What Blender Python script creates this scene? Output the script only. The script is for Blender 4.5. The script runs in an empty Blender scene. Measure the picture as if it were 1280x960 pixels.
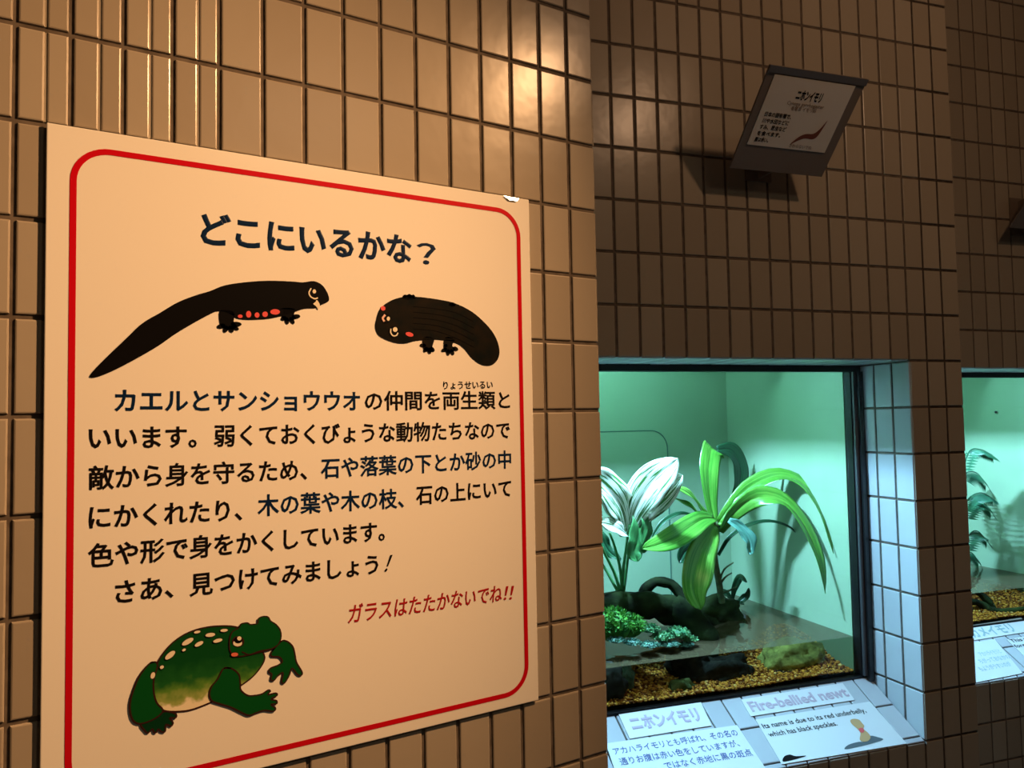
import bpy, bmesh, math, random
from mathutils import Vector, Matrix, noise
from mathutils.geometry import tessellate_polygon
random.seed(7)
SC = bpy.context.scene
COL = SC.collection

# ------------------------------------------------------------------ camera, world, lights, exposure
Z0 = 1.85                                   # height of the survey's zero line above the floor
CAM = Vector((.019, -.916, -.4178 + Z0)); YAW, PIT, ROL, FPX = .554, .0478, -.0183, 968.2
_f = Vector((math.sin(YAW)*math.cos(PIT), math.cos(YAW)*math.cos(PIT), math.sin(PIT)))
_r = Vector((math.cos(YAW), -math.sin(YAW), 0)); _u = _r.cross(_f)
RIGHT = math.cos(ROL)*_r + math.sin(ROL)*_u; UP = -math.sin(ROL)*_r + math.cos(ROL)*_u; FWD = _f
cd = bpy.data.cameras.new('camera'); cam = bpy.data.objects.new('camera', cd); COL.objects.link(cam)
cd.sensor_fit = 'HORIZONTAL'; cd.sensor_width = 36; cd.lens = 36*FPX/1280; cd.clip_start = .02
cam.matrix_world = Matrix(((RIGHT.x, UP.x, -FWD.x, CAM.x), (RIGHT.y, UP.y, -FWD.y, CAM.y), (RIGHT.z, UP.z, -FWD.z, CAM.z), (0, 0, 0, 1)))
SC.camera = cam
SC.view_settings.view_transform = 'Standard'; SC.view_settings.look = 'None'
SC.view_settings.exposure = 0; SC.view_settings.gamma = 1; SC.view_settings.use_curve_mapping = False
wd = bpy.data.worlds.new('world'); SC.world = wd; wd.use_nodes = True
wd.node_tree.nodes['Background'].inputs[0].default_value = (1, .72, .5, 1)
wd.node_tree.nodes['Background'].inputs[1].default_value = .02

def light(name, kind, loc, energy, color, aim=None, **kw):
    l = bpy.data.lights.new(name, kind); l.energy = energy; l.color = color
    for k, v in kw.items(): setattr(l, k, v)
    o = bpy.data.objects.new(name, l); COL.objects.link(o); o.location = loc
    if aim is not None: o.rotation_euler = (Vector(aim)-Vector(loc)).to_track_quat('-Z', 'Y').to_euler()
    return o
SPOT = Vector((1.271, -.92, .60 + Z0))
light('track_spot_light', 'SPOT', SPOT, 242, (1, .53, .225), (-1.8, 0, -1.9+Z0), spot_size=math.radians(80), spot_blend=1.0, shadow_soft_size=.035)
TANK_COL = (.35, .64, 1.0); TANK_W = 30.0
light('track_spot_glare', 'POINT', SPOT, 9, (1, .58, .32), shadow_soft_size=.03)
light('room_fill_light', 'AREA', (1.0, -2.3, Z0+.88), 5.5, (1, .80, .55), shape='SQUARE', size=.6)  # added area fill standing in for dim room light

# ------------------------------------------------------------------ frames: wall A is y = 0; B and C are the two turned bays
T = -.2328
U = Vector((math.cos(T), math.sin(T), 0)); N = Vector((-math.sin(T), math.cos(T), 0)); Z = Vector((0, 0, 1))
OA = Vector((0, 0, Z0)); OB = Vector((.9436, .2044, Z0)); OC = Vector((2.082, .1604, Z0))
X = Vector((1, 0, 0)); Y = Vector((0, 1, 0))
TW, TH = .0494, .1
class Frame:
    def __init__(s, O, U_, N_): s.O, s.U, s.N = O, U_, N_
    def p(s, u, d, z): return s.O + u*s.U + d*s.N + z*Z
    def un(s, px, py, d=0):                      # the point of the plane at depth d seen at a pixel of the survey photo
        r = FWD + RIGHT*((px-640)/FPX) - UP*((py-480)/FPX)
        k = ((s.O-CAM).dot(s.N)+d)/r.dot(s.N); q = CAM + k*r - s.O
        return (q.dot(s.U), q.z)
    def P(s, px, py, d=0):
        u, z = s.un(px, py, d); return s.p(u, d, z)
FA, FB, FC = Frame(OA, X, Y), Frame(OB, U, N), Frame(OC, U, N)

# ------------------------------------------------------------------ materials
MATS = {}
def mat(name, color=(.8, .8, .8), rough=.5, spec=.5, metal=0, build=None, **kw):
    if name in MATS: return MATS[name]
    m = bpy.data.materials.new(name); m.use_nodes = True; nt = m.node_tree; b = nt.nodes['Principled BSDF']
    b.inputs['Base Color'].default_value = (*color, 1); b.inputs['Roughness'].default_value = rough
    b.inputs['Specular IOR Level'].default_value = spec; b.inputs['Metallic'].default_value = metal
    for k, v in kw.items(): b.inputs[k].default_value = v
    if build: build(nt, b)
    MATS[name] = m; return m
def noisy(c1, c2, scale=20, bump=0, detail=4, lo=.35, hi=.65, dist=.01):
    def f(nt, b):
        tc = nt.nodes.new('ShaderNodeTexCoord'); n = nt.nodes.new('ShaderNodeTexNoise')
        n.inputs['Scale'].default_value = scale; n.inputs['Detail'].default_value = detail
        nt.links.new(tc.outputs['Object'], n.inputs['Vector'])
        r = nt.nodes.new('ShaderNodeValToRGB'); r.color_ramp.elements[0].color = (*c1, 1); r.color_ramp.elements[1].color = (*c2, 1)
        r.color_ramp.elements[0].position = lo; r.color_ramp.elements[1].position = hi
        nt.links.new(n.outputs['Fac'], r.inputs['Fac']); nt.links.new(r.outputs['Color'], b.inputs['Base Color'])
        if bump:
            bp = nt.nodes.new('ShaderNodeBump'); bp.inputs['Strength'].default_value = bump; bp.inputs['Distance'].default_value = dist
            nt.links.new(n.outputs['Fac'], bp.inputs['Height']); nt.links.new(bp.outputs['Normal'], b.inputs['Normal'])
    return f
def tile_build(nt, b):
    a = nt.nodes.new('ShaderNodeAttribute'); a.attribute_name = 'tint'
    r = nt.nodes.new('ShaderNodeValToRGB')
    r.color_ramp.elements[0].color = (.32, .272, .213, 1); r.color_ramp.elements[1].color = (.38, .33, .265, 1)
    nt.links.new(a.outputs['Fac'], r.inputs['Fac']); nt.links.new(r.outputs['Color'], b.inputs['Base Color'])
    tc = nt.nodes.new('ShaderNodeTexCoord'); n = nt.nodes.new('ShaderNodeTexNoise'); n.inputs['Scale'].default_value = 28
    nt.links.new(tc.outputs['Object'], n.inputs['Vector'])
    bp = nt.nodes.new('ShaderNodeBump'); bp.inputs['Strength'].default_value = .08; bp.inputs['Distance'].default_value = .004
    nt.links.new(n.outputs['Fac'], bp.inputs['Height']); nt.links.new(bp.outputs['Normal'], b.inputs['Normal'])
M_TILE = mat('glazed_tile', rough=.24, spec=.25, build=tile_build)
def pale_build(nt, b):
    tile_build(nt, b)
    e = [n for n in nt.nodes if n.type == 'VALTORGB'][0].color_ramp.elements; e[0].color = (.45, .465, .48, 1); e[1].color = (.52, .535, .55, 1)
M_TILE2 = mat('tank_lit_tile', rough=.27, spec=.2, build=pale_build)  # paler bluish copy of the wall tile, tank light put into its colour
M_GROUT = mat('grout', rough=.9, build=noisy((.085, .064, .048), (.14, .11, .085), 60))
M_BLACK = mat('black_frame', (.008, .008, .009), .35)
M_ALU = mat('dark_metal', (.16, .16, .17), .35, metal=.6)

def leafmat(name, c1, c2, trans=.35, rough=.35, scale=9, lo=.4, hi=.6, streak=True, spec=.5):
    m = bpy.data.materials.new(name); m.use_nodes = True; nt = m.node_tree; b = nt.nodes['Principled BSDF']; out = nt.nodes['Material Output']
    n = nt.nodes.new('ShaderNodeTexNoise'); n.inputs['Scale'].default_value = scale; n.inputs['Detail'].default_value = 3
    if streak:                       # blade coordinates: x across, y along
        at_ = nt.nodes.new('ShaderNodeAttribute'); at_.attribute_name = 'blade'; src = at_.outputs['Vector']
    else:
        tc = nt.nodes.new('ShaderNodeTexCoord'); src = tc.outputs['Object']
    nt.links.new(src, n.inputs['Vector'])
    r = nt.nodes.new('ShaderNodeValToRGB'); r.color_ramp.elements[0].color = (*c1, 1); r.color_ramp.elements[1].color = (*c2, 1)
    r.color_ramp.elements[0].position = lo; r.color_ramp.elements[1].position = hi
    nt.links.new(n.outputs['Fac'], r.inputs['Fac']); nt.links.new(r.outputs['Color'], b.inputs['Base Color'])
    b.inputs['Roughness'].default_value = rough; b.inputs['Specular IOR Level'].default_value = spec
    t = nt.nodes.new('ShaderNodeBsdfTranslucent'); nt.links.new(r.outputs['Color'], t.inputs['Color'])
    mx = nt.nodes.new('ShaderNodeMixShader'); mx.inputs[0].default_value = trans
    nt.links.new(b.outputs[0], mx.inputs[1]); nt.links.new(t.outputs[0], mx.inputs[2]); nt.links.new(mx.outputs[0], out.inputs['Surface'])
    MATS[name] = m; return m
def seethrough(name, tint, gloss_rough=.02, ior=1.33, murk=0, murk_col=(.1, .09, .06), bump=0):
    m = bpy.data.materials.new(name); m.use_nodes = True; nt = m.node_tree; nt.nodes.remove(nt.nodes['Principled BSDF']); out = nt.nodes['Material Output']
    t = nt.nodes.new('ShaderNodeBsdfTransparent'); t.inputs[0].default_value = (*tint, 1)
    g = nt.nodes.new('ShaderNodeBsdfGlossy'); g.inputs['Roughness'].default_value = gloss_rough
    # Schlick-style reflectance that is the same from both sides of the pane
    lwt = nt.nodes.new('ShaderNodeLayerWeight'); lwt.inputs['Blend'].default_value = .5
    pw = nt.nodes.new('ShaderNodeMath'); pw.operation = 'POWER'; pw.inputs[1].default_value = 5; nt.links.new(lwt.outputs['Facing'], pw.inputs[0])
    f0 = ((ior-1)/(ior+1))**2
    fr = nt.nodes.new('ShaderNodeMath'); fr.operation = 'MULTIPLY_ADD'; fr.inputs[1].default_value = .8; fr.inputs[2].default_value = f0; nt.links.new(pw.outputs[0], fr.inputs[0])
    base = t
    if murk:
        d = nt.nodes.new('ShaderNodeBsdfDiffuse'); d.inputs[0].default_value = (*murk_col, 1)
        m2 = nt.nodes.new('ShaderNodeMixShader'); m2.inputs[0].default_value = murk
        nt.links.new(t.outputs[0], m2.inputs[1]); nt.links.new(d.outputs[0], m2.inputs[2]); base = m2
    if bump:
        n = nt.nodes.new('ShaderNodeTexNoise'); n.inputs['Scale'].default_value = 25
        tc = nt.nodes.new('ShaderNodeTexCoord'); nt.links.new(tc.outputs['Object'], n.inputs['Vector'])
        bp = nt.nodes.new('ShaderNodeBump'); bp.inputs['Strength'].default_value = bump; bp.inputs['Distance'].default_value = .003
        nt.links.new(n.outputs['Fac'], bp.inputs['Height']); nt.links.new(bp.outputs['Normal'], g.inputs['Normal'])
    mx = nt.nodes.new('ShaderNodeMixShader'); nt.links.new(fr.outputs[0], mx.inputs[0])
    nt.links.new(base.outputs[0], mx.inputs[1]); nt.links.new(g.outputs[0], mx.inputs[2]); nt.links.new(mx.outputs[0], out.inputs['Surface'])
    MATS[name] = m; return m
M_GLASS = seethrough('tank_glass', (.93, .985, .96), ior=1.25)
M_WATER = seethrough('pond_water', (.88, .93, .84), ior=1.33, murk=.68, murk_col=(.075, .055, .028), bump=.3)
M_WATERSIDE = seethrough('pond_water_side', (.95, .97, .92), ior=1.03)
M_TANKWALL = mat('tank_wall_paint', rough=.5, build=noisy((.22, .32, .195), (.25, .355, .22), 5))
M_SIGN = mat('sign_white', (.86, .83, .77), .16)
M_RED = mat('print_red', (.55, .004, .012), .25, .12)
M_DKRED = mat('print_dark_red', (.38, .012, .015), .3, .12)
M_NAVY = mat('print_navy', (.004, .018, .06), .3, .12)
M_INK = mat('print_black', (.008, .006, .006), .3, .12)
M_PAPER = mat('white_paper', (.72, .73, .72), .6)

# ------------------------------------------------------------------ object helpers
def wpos(o):
    p = Vector((0, 0, 0))
    while o: p += o.location; o = o.parent
    return p
def tag(o, label=None, cat=None, group=None, kind=None):
    if label: o['label'] = label
    if cat: o['category'] = cat
    if group: o['group'] = group
    if kind: o['kind'] = kind
    return o
def thing(name, loc, label, cat, group=None):
    o = bpy.data.objects.new(name, None); COL.objects.link(o); o.location = loc; o.empty_display_size = .02
    return tag(o, label, cat, group)
def obj(name, vf, m, parent=None, smooth=False, base=None):
    """vf = (world-space verts, faces) -> one mesh object"""
    v, f = vf[0], vf[1]
    if parent is not None: off = wpos(parent); loc = Vector((0, 0, 0))
    else:
        if base is None:
            n = len(v); base = Vector((sum(q[0] for q in v)/n, sum(q[1] for q in v)/n, min(q[2] for q in v)))
        off = Vector(base); loc = off
    me = bpy.data.meshes.new(name); me.from_pydata([tuple(Vector(q)-off) for q in v], [], f)
    ms = m if isinstance(m, (list, tuple)) else [m]
    for k in ms: me.materials.append(k)
    if len(vf) > 2: me.polygons.foreach_set('material_index', vf[2])
    if len(vf) > 3:
        at = me.attributes.new('tint', 'FLOAT', 'FACE'); at.data.foreach_set('value', vf[3])
    bm = bmesh.new(); bm.from_mesh(me); bmesh.ops.recalc_face_normals(bm, faces=bm.faces) if len(vf) < 5 else None; bm.to_mesh(me); bm.free()
    if smooth: me.polygons.foreach_set('use_smooth', [True]*len(me.polygons))
    o = bpy.data.objects.new(name, me); COL.objects.link(o); o.location = loc
    if parent is not None: o.parent = parent
    return o
class MB:
    def __init__(s): s.v, s.f = [], []
    def add(s, v, f):
        k = len(s.v); s.v += [Vector(q) for q in v]; s.f += [tuple(i+k for i in g) for g in f]; return s
    def box(s, p0, a, b, c):
        """box from corner p0 along the three edge vectors"""
        v = [p0+i*a+j*b+k*c for k in (0, 1) for j in (0, 1) for i in (0, 1)]
        return s.add(v, [(0, 2, 3, 1), (4, 5, 7, 6), (0, 1, 5, 4), (2, 6, 7, 3), (0, 4, 6, 2), (1, 3, 7, 5)])
    def fbox(s, F, u0, u1, d0, d1, z0, z1):
        return s.box(F.p(u0, d0, z0), (u1-u0)*F.U, (d1-d0)*F.N, (z1-z0)*Z)
    def tube(s, pts, r, n=8, cap=True):
        pts = [Vector(p) for p in pts]; rs = r if isinstance(r, (list, tuple)) else [r]*len(pts)
        k = len(s.v); ref = Vector((.3, .2, .9))
        for i, p in enumerate(pts):
            t = (pts[min(i+1, len(pts)-1)]-pts[max(i-1, 0)]).normalized()
            a = t.cross(ref)
            if a.length < .05: a = t.cross(Vector((1, 0, 0)))
            a.normalize(); b = t.cross(a)
            for j in range(n):
                th = 2*math.pi*j/n; s.v.append(p + rs[i]*(math.cos(th)*a+math.sin(th)*b))
        for i in range(len(pts)-1):
            for j in range(n):
                s.f.append((k+i*n+j, k+i*n+(j+1) % n, k+(i+1)*n+(j+1) % n, k+(i+1)*n+j))
        if cap: s.f.append(tuple(k+j for j in range(n))[::-1]); s.f.append(tuple(k+(len(pts)-1)*n+j for j in range(n)))
        return s
    def out(s): return (s.v, s.f)
def spline(pts, n):
    pts = [Vector(p) for p in pts]; P = [2*pts[0]-pts[1]]+pts+[2*pts[-1]-pts[-2]]; out = []
    m = len(pts)-1
    for i in range(n+1):
        t = i*m/n; k = min(int(t), m-1); t -= k; a, b, c, d = P[k:k+4]
        out.append(.5*((2*b)+(c-a)*t+(2*a-5*b+4*c-d)*t*t+(3*b-a-3*c+d)*t**3))
    return out
def blob(center, rad, seed=0, amp=.25, freq=2.5, sub=3, axes=None):
    """irregular stone: an icosphere pushed about by noise"""
    bm = bmesh.new(); bmesh.ops.create_icosphere(bm, subdivisions=sub, radius=1)
    A = axes or (U, N, Z); v = []
    for q in bm.verts:
        c = q.co.normalized(); k = 1+amp*noise.noise(c*freq+Vector((seed*7.1, seed*3.3, seed)))+amp*.4*noise.noise(c*freq*3+Vector((seed, 0, 9)))
        v.append(Vector(center)+k*(c.x*rad[0]*A[0]+c.y*rad[1]*A[1]+c.z*rad[2]*A[2]))
    f = [tuple(x.index for x in g.verts) for g in bm.faces]; bm.free(); return (v, f)

# ------------------------------------------------------------------ tiled walls
class Tiles:
    """one tiled surface: grout backing boxes plus every bevelled tile, in one mesh"""
    def __init__(s): s.v, s.f, s.mi, s.t = [], [], [], []
    def face(s, g, m, t=0): s.f.append(g); s.mi.append(m); s.t.append(t)
    def raw(s, vf, m=1):
        k = len(s.v); s.v += vf[0]
        for g in vf[1]: s.face(tuple(i+k for i in g), m)
    def tile(s, p, a, b, n, gap=.0025, rec=.0026, bev=.0018, tilt=.006, tint=None, mi=0):
        """tile in the cell p, p+a, p+a+b, p+b; n points out of the wall"""
        ea, eb = a.normalized(), b.normalized(); k = len(s.v); tn = random.random() if tint is None else tint
        ta, tb = random.uniform(-tilt, tilt), random.uniform(-tilt, tilt); c = p+a/2+b/2
        def ring(g, h):
            for (i, j) in ((g, g), (a.length-g, g), (a.length-g, b.length-g), (g, b.length-g)):
                q = p+ea*i+eb*j; r = q-c
                s.v.append(q+n*(h+r.dot(ea)*ta+r.dot(eb)*tb if h > -.002 else h))
        ring(gap, -rec); ring(gap, -bev*.8); ring(gap+bev*.35, -bev*.25); ring(gap+bev, 0)
        for L in range(3):
            for j in range(4):
                s.face((k+4*L+j, k+4*L+(j+1) % 4, k+4*L+4+(j+1) % 4, k+4*L+4+j), mi, tn)
        s.face((k+12, k+13, k+14, k+15), mi, tn)
    def grooved(s, p, a, b, n):
        tn = random.random(); e = a.normalized(); L = a.length; x = .54*L; g = .0014
        for (x0, x1) in ((0, x), (x, L)):
            q = p+e*x0
            # shallow score: halves sit close together on a shared body
            s.tile(q-(e*.0012 if x0 else 0*e), e*(x1-x0+.0012), b, n, gap=.0025, rec=.0026, tint=tn, tilt=.002)
        k = len(s.v); eb = b.normalized()
        for i, j in ((x-.004, .003), (x+.004, .003), (x+.004, b.length-.003), (x-.004, b.length-.003)): s.v.append(p+e*i+eb*j-n*.0016)
        s.face((k, k+1, k+2, k+3), 0, tn)
    def make(s, name):
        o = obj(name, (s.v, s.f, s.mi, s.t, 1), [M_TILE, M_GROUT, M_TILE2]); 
        me = o.data
        bm = bmesh.new(); bm.from_mesh(me); bmesh.ops.recalc_face_normals(bm, faces=bm.faces); bm.to_mesh(me); bm.free()
        return tag(o, kind='structure')
ZF, ZC = -Z0, .896                     # floor and ceiling in survey heights
R0 = .296                              # a bed joint shared by every wall
def rowz(r): return R0 - r*TH          # top of row r
def rect(t, F, u0, u1, rows, n):
    """tile columns from u0 to u1 for the given rows on the front of a frame"""
    m = round((u1-u0)/TW)
    for r in rows:
        zt, zb = rowz(r), max(rowz(r+1), ZF)
        if zt-zb < .02: continue
        for i in range(m): t.tile(F.p(u0+i*TW, 0, zb), TW*F.U, (zt-zb)*Z, n)

# wall A, carrying the sign, with its return face at the right-hand corner
ta = Tiles(); CA = 15*TW
ta.raw(MB().box(Vector((-1.2, .0026, 0)), Vector((CA+1.2-.0026, 0, 0)), Vector((0, .25, 0)), Vector((0, 0, Z0+ZC))).out())
for r in range(-6, 22):
    zt, zb = rowz(r), max(rowz(r+1), ZF)
    if zt-zb < .02: continue
    for i in range(-24, 15):
        p = Vector((i*TW, 0, zb+Z0)); f_ = ta.grooved if 0 <= i <= 3 else ta.tile
        f_(p, TW*X, (zt-zb)*Z, -Y)
# the return runs back from the corner to bay B
RET = .2456
ta.raw(MB().box(Vector((CA-.0026, .0026, 0))-.1*U, .1*U, (RET+.02)*N, Vector((0, 0, Z0+ZC))).out())
for r in range(-6, 22):
    zt, zb = rowz(r), max(rowz(r+1), ZF)
    if zt-zb < .02: continue
    for i in range(5): ta.tile(Vector((CA, 0, zb+Z0))+i*TW*N, TW*N, (zt-zb)*Z, U)
ta.make('wall_left')

SLOPE_D, SILL_F, SILL_B = .155, -1.104, -1.013
ROWT, ROWB = 6, 14
def bay(name, F, uL, uO, uR, retdepth):
    """a bay wall uL..uR with a 14-tile wide window opening starting at uO, and the return at its right end"""
    t = Tiles(); uE = uO+16*TW; n = -F.N; zt = rowz(ROWT)
    D = .155
    t.raw(MB().fbox(F, uL, uO-.0026, .0026, D, ZF, ZC).out()); t.raw(MB().fbox(F, uE+.0026, uR-.0026, .0026, D, ZF, ZC).out())
    t.raw(MB().fbox(F, uO-.0026, uE+.0026, .0026, D, zt+.0026, ZC).out()); t.raw(MB().fbox(F, uO-.0026, uE+.0026, .0026, D, ZF, SILL_F-.012).out())
    rect(t, F, uL, uO, range(-6, 22), n); rect(t, F, uE, uR, range(-6, 22), n)
    rect(t, F, uO, uE, range(-6, ROWT), n); rect(t, F, uO, uE, range(ROWB, 22), n)
    for r in range(ROWT, ROWB):                       # the two jambs, three tiles deep
        for i in range(3):
            w3 = SLOPE_D/3
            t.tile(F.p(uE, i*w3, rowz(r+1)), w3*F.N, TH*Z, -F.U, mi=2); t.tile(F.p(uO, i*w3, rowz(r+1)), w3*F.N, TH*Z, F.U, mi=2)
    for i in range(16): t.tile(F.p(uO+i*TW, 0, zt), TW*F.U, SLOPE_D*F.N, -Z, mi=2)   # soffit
    # sloping sill: wedge, two rows of tiles and a thin nosing along the front
    a = F.p(uO, .002, SILL_F-.012); L = (uE-uO)*F.U
    v = [F.p(u, d, z) for u in (uO, uE) for d, z in ((.0026, SILL_F-.06), (.0026, SILL_F-.0025), (SLOPE_D, SILL_B-.0028), (SLOPE_D, SILL_F-.06))]
    t.raw((v, [(0, 1, 2, 3), (4, 7, 6, 5), (0, 4, 5, 1), (1, 5, 6, 2), (2, 6, 7, 3), (3, 7, 4, 0)]))
    sv = (F.p(0, SLOPE_D, SILL_B)-F.p(0, 0, SILL_F)); e = sv.normalized(); sn = F.U.cross(e).normalized()
    if sn.z < 0: sn = -sn
    nose = .014; half = (sv.length-nose)/2
    for i in range(16):
        q = F.p(uO+i*TW, 0, SILL_F)
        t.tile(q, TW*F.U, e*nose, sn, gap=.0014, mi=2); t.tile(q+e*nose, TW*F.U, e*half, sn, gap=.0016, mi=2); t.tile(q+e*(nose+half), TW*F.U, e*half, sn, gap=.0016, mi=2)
    if retdepth:
        t.raw(MB().fbox(F, uR-.1, uR-.0026, .0026, retdepth+.02, ZF, ZC).out())
        for r in range(-6, 22):
            a_, b_ = rowz(r), max(rowz(r+1), ZF)
            if a_-b_ < .02: continue
            for i in range(5): t.tile(F.p(uR, i*TW*.89, b_), TW*.89*F.N, (a_-b_)*Z, F.U)
    t.make(name); return sn, e
UB = -2*TW
SN, SE = bay('wall_middle', FB, -3*TW, UB, 17*TW, .22)
UC = -.1336-2*TW
bay('wall_right', FC, UC-TW, UC, UC+19*TW, 0)
def sill(F, px, py, lift=.0008):
    r = FWD + RIGHT*((px-640)/FPX) - UP*((py-480)/FPX); p0 = F.p(0, 0, SILL_F)
    return CAM + r*((p0-CAM).dot(SN)/r.dot(SN)) + SN*lift

M_FLOOR = mat('floor_vinyl', rough=.45, build=noisy((.10, .085, .07), (.16, .135, .11), 6))
M_CEIL = mat('ceiling_board', (.2, .17, .15), .9)
tag(obj('floor', MB().box(Vector((-3, -4, -.05)), Vector((8, 0, 0)), Vector((0, 5.2, 0)), Vector((0, 0, .05))).out(), M_FLOOR), kind='structure')
tag(obj('ceiling', MB().box(Vector((-3, -4, Z0+ZC)), Vector((8, 0, 0)), Vector((0, 5.2, 0)), Vector((0, 0, .05))).out(), M_CEIL), kind='structure')
M_DARKWALL = mat('dim_plaster', rough=.8, build=noisy((.12, .10, .085), (.15, .125, .105), 3))
tag(obj('wall_back', MB().box(Vector((-3, -4.1, 0)), Vector((8, 0, 0)), Vector((0, .1, 0)), Vector((0, 0, Z0+ZC))).out(), M_DARKWALL), kind='structure')

# ------------------------------------------------------------------ printing helpers
def textmesh(s, bold=.018):
    c = bpy.data.curves.new('tmp', 'FONT'); c.body = s; c.size = 1; c.resolution_u = 2; c.bevel_depth = bold; c.bevel_resolution = 0; c.fill_mode = 'FRONT'
    o = bpy.data.objects.new('tmp', c); COL.objects.link(o); bpy.context.view_layer.update()
    me = bpy.data.meshes.new_from_object(o.evaluated_get(bpy.context.evaluated_depsgraph_get()))
    v = [tuple(q.co) for q in me.vertices]; f = [tuple(p.vertices) for p in me.polygons]
    bpy.data.objects.remove(o); bpy.data.curves.remove(c); bpy.data.meshes.remove(me); return v, f
def print_text(name, s, m, parent, P0, P1, em, nrm, bold=.018, shear=0, up=None):
    """lay text on a surface: ink runs from P0 to P1 along the base line, em high, lifted off the surface along nrm"""
    v, f = textmesh(s, bold)
    x0, x1 = min(q[0] for q in v), max(q[0] for q in v); ax = (P1-P0); L = ax.length; ax.normalize()
    up = nrm.cross(ax).normalized() if up is None else up
    w = [P0 + ax*((q[0]-x0)/(x1-x0)*L + shear*q[1]*em) + up*(q[1]*em) + nrm*(q[2]*.008) for q in v]
    return obj(name, (w, f), m, parent)
def smooth_loop(pts, k=5):
    n = len(pts); out = []
    for i in range(n):
        a, b, c, d = (Vector(pts[(i+j-1) % n]) for j in range(4))
        for q in range(k):
            t = q/k; out.append(.5*((2*b)+(c-a)*t+(2*a-5*b+4*c-d)*t*t+(3*b-a-3*c+d)*t**3))
    return out
def flat(name, pts3, m, parent):
    v = [Vector(p) for p in pts3]; f = [tuple(t) for t in tessellate_polygon([v])]
    return obj(name, (v, f), m, parent)

# ------------------------------------------------------------------ the big sign
SD = -.0055                                  # front of the board
sg = thing('information_sign', Vector((.322, -.004, Z0-.803)), 'large cream sign board with red border, newt, salamander and frog drawings on left tiled wall', 'sign')
bd = MB().box(Vector((.0278, SD, Z0-.803)), Vector((.5885, 0, 0)), Vector((0, .0045, 0)), Vector((0, 0, .6995)))
o = obj('board', bd.out(), M_SIGN, sg); bv = o.modifiers.new('b', 'BEVEL'); bv.width = .001; bv.segments = 2
obj('standoff', MB().box(Vector((.10, SD+.0045, Z0-.72)), Vector((.44, 0, 0)), Vector((0, .001, 0)), Vector((0, 0, .52))).out(), M_BLACK, sg)
def S(px, py, lift=.0004):
    return FA.P(px, py, SD)+Vector((0, -lift, 0))
# red border line with round corners
xl, xr = S(91, 300).x, S(653, 560).x; zt_, zb_ = S(300, 214.5).z, S(480, 905).z
def rring(x0, x1, z0, z1, r, n=10):
    out = []
    for cx, cz, a0 in ((x1-r, z1-r, 0), (x0+r, z1-r, 90), (x0+r, z0+r, 180), (x1-r, z0+r, 270)):
        for i in range(n+1):
            a = math.radians(a0+90*i/n); out.append(Vector((cx+r*math.cos(a), SD-.0004, cz+r*math.sin(a))))
    return out
lw = .0031; a_ = rring(xl-lw, xr+lw, zb_-lw, zt_+lw, .038); b_ = rring(xl+lw, xr-lw, zb_+lw, zt_-lw, .038-2*lw); n_ = len(a_)
obj('border_line', (a_+b_, [(i, (i+1) % n_, n_+(i+1) % n_, n_+i) for i in range(n_)]), M_RED, sg)
NRM = Vector((0, -1, 0))
def line(name, s, m, x0, y0, x1, y1, em, bold=.02, shear=0):
    P0, P1 = S(x0, y0), S(x1, y1); print_text(name, s, m, sg, P0, P1, em, NRM, bold, shear, Z)
line('title_text', 'どこにいるかな', M_NAVY, 251, 302, 515, 327, .040, .03)
line('title_text', '？', M_NAVY, 521, 329, 545, 331, .036, .012)
line('body_text', 'カエルとサンショウウオ', M_NAVY, 143, 512.5, 450, 511.5, .0265, .021)
line('body_text', 'の仲間を両生類と', M_INK, 456, 511, 637.5, 509, .0262, .018)
line('reading_text', 'りょうせいるい', M_INK, 554, 486, 616, 485, .0118, .02)
line('body_text', 'いいます。', M_INK, 111, 559.5, 246, 557, .0262)
line('body_text', '弱くておくびょうな動物たちなので', M_INK, 267.5, 556, 637.5, 546.5, .0262, .018)
line('body_text', '敵から身を守るため、', M_INK, 111, 609.5, 384, 597.5, .0262, .018)
line('body_text', '石や落葉の下とか砂の中', M_NAVY, 401, 596, 639, 583, .0262, .018)
line('body_text', 'にかくれたり、', M_INK, 111, 659, 303, 648, .0262)
line('body_text', '木の葉や木の枝、', M_NAVY, 322, 643, 505, 632.5, .0262, .018)
line('body_text', '石の上にいて', M_INK, 520, 629, 639, 619, .0262)
line('body_text', '色や形で身をかくしています。', M_INK, 110, 707.5, 481, 673.5, .0262)
line('body_text', 'さあ、', M_INK, 144, 752.5, 217, 744.5, .0262)
line('body_text', '見つけてみましょう', M_INK, 237, 743, 473, 715, .0262)
line('body_text', '！', M_INK, 480, 714.5, 483.5, 714, .0255, .012, .42)
line('warning_text', 'ガラスはたたかないでね', M_DKRED, 434.5, 778, 627, 750, .0250, .014, .12)
line('warning_text', '！', M_DKRED, 629, 750, 632.5, 749.5, .0235, .01, .25)
line('warning_text', '！', M_DKRED, 636, 749.5, 639.5, 749, .0235, .01, .25)

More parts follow.
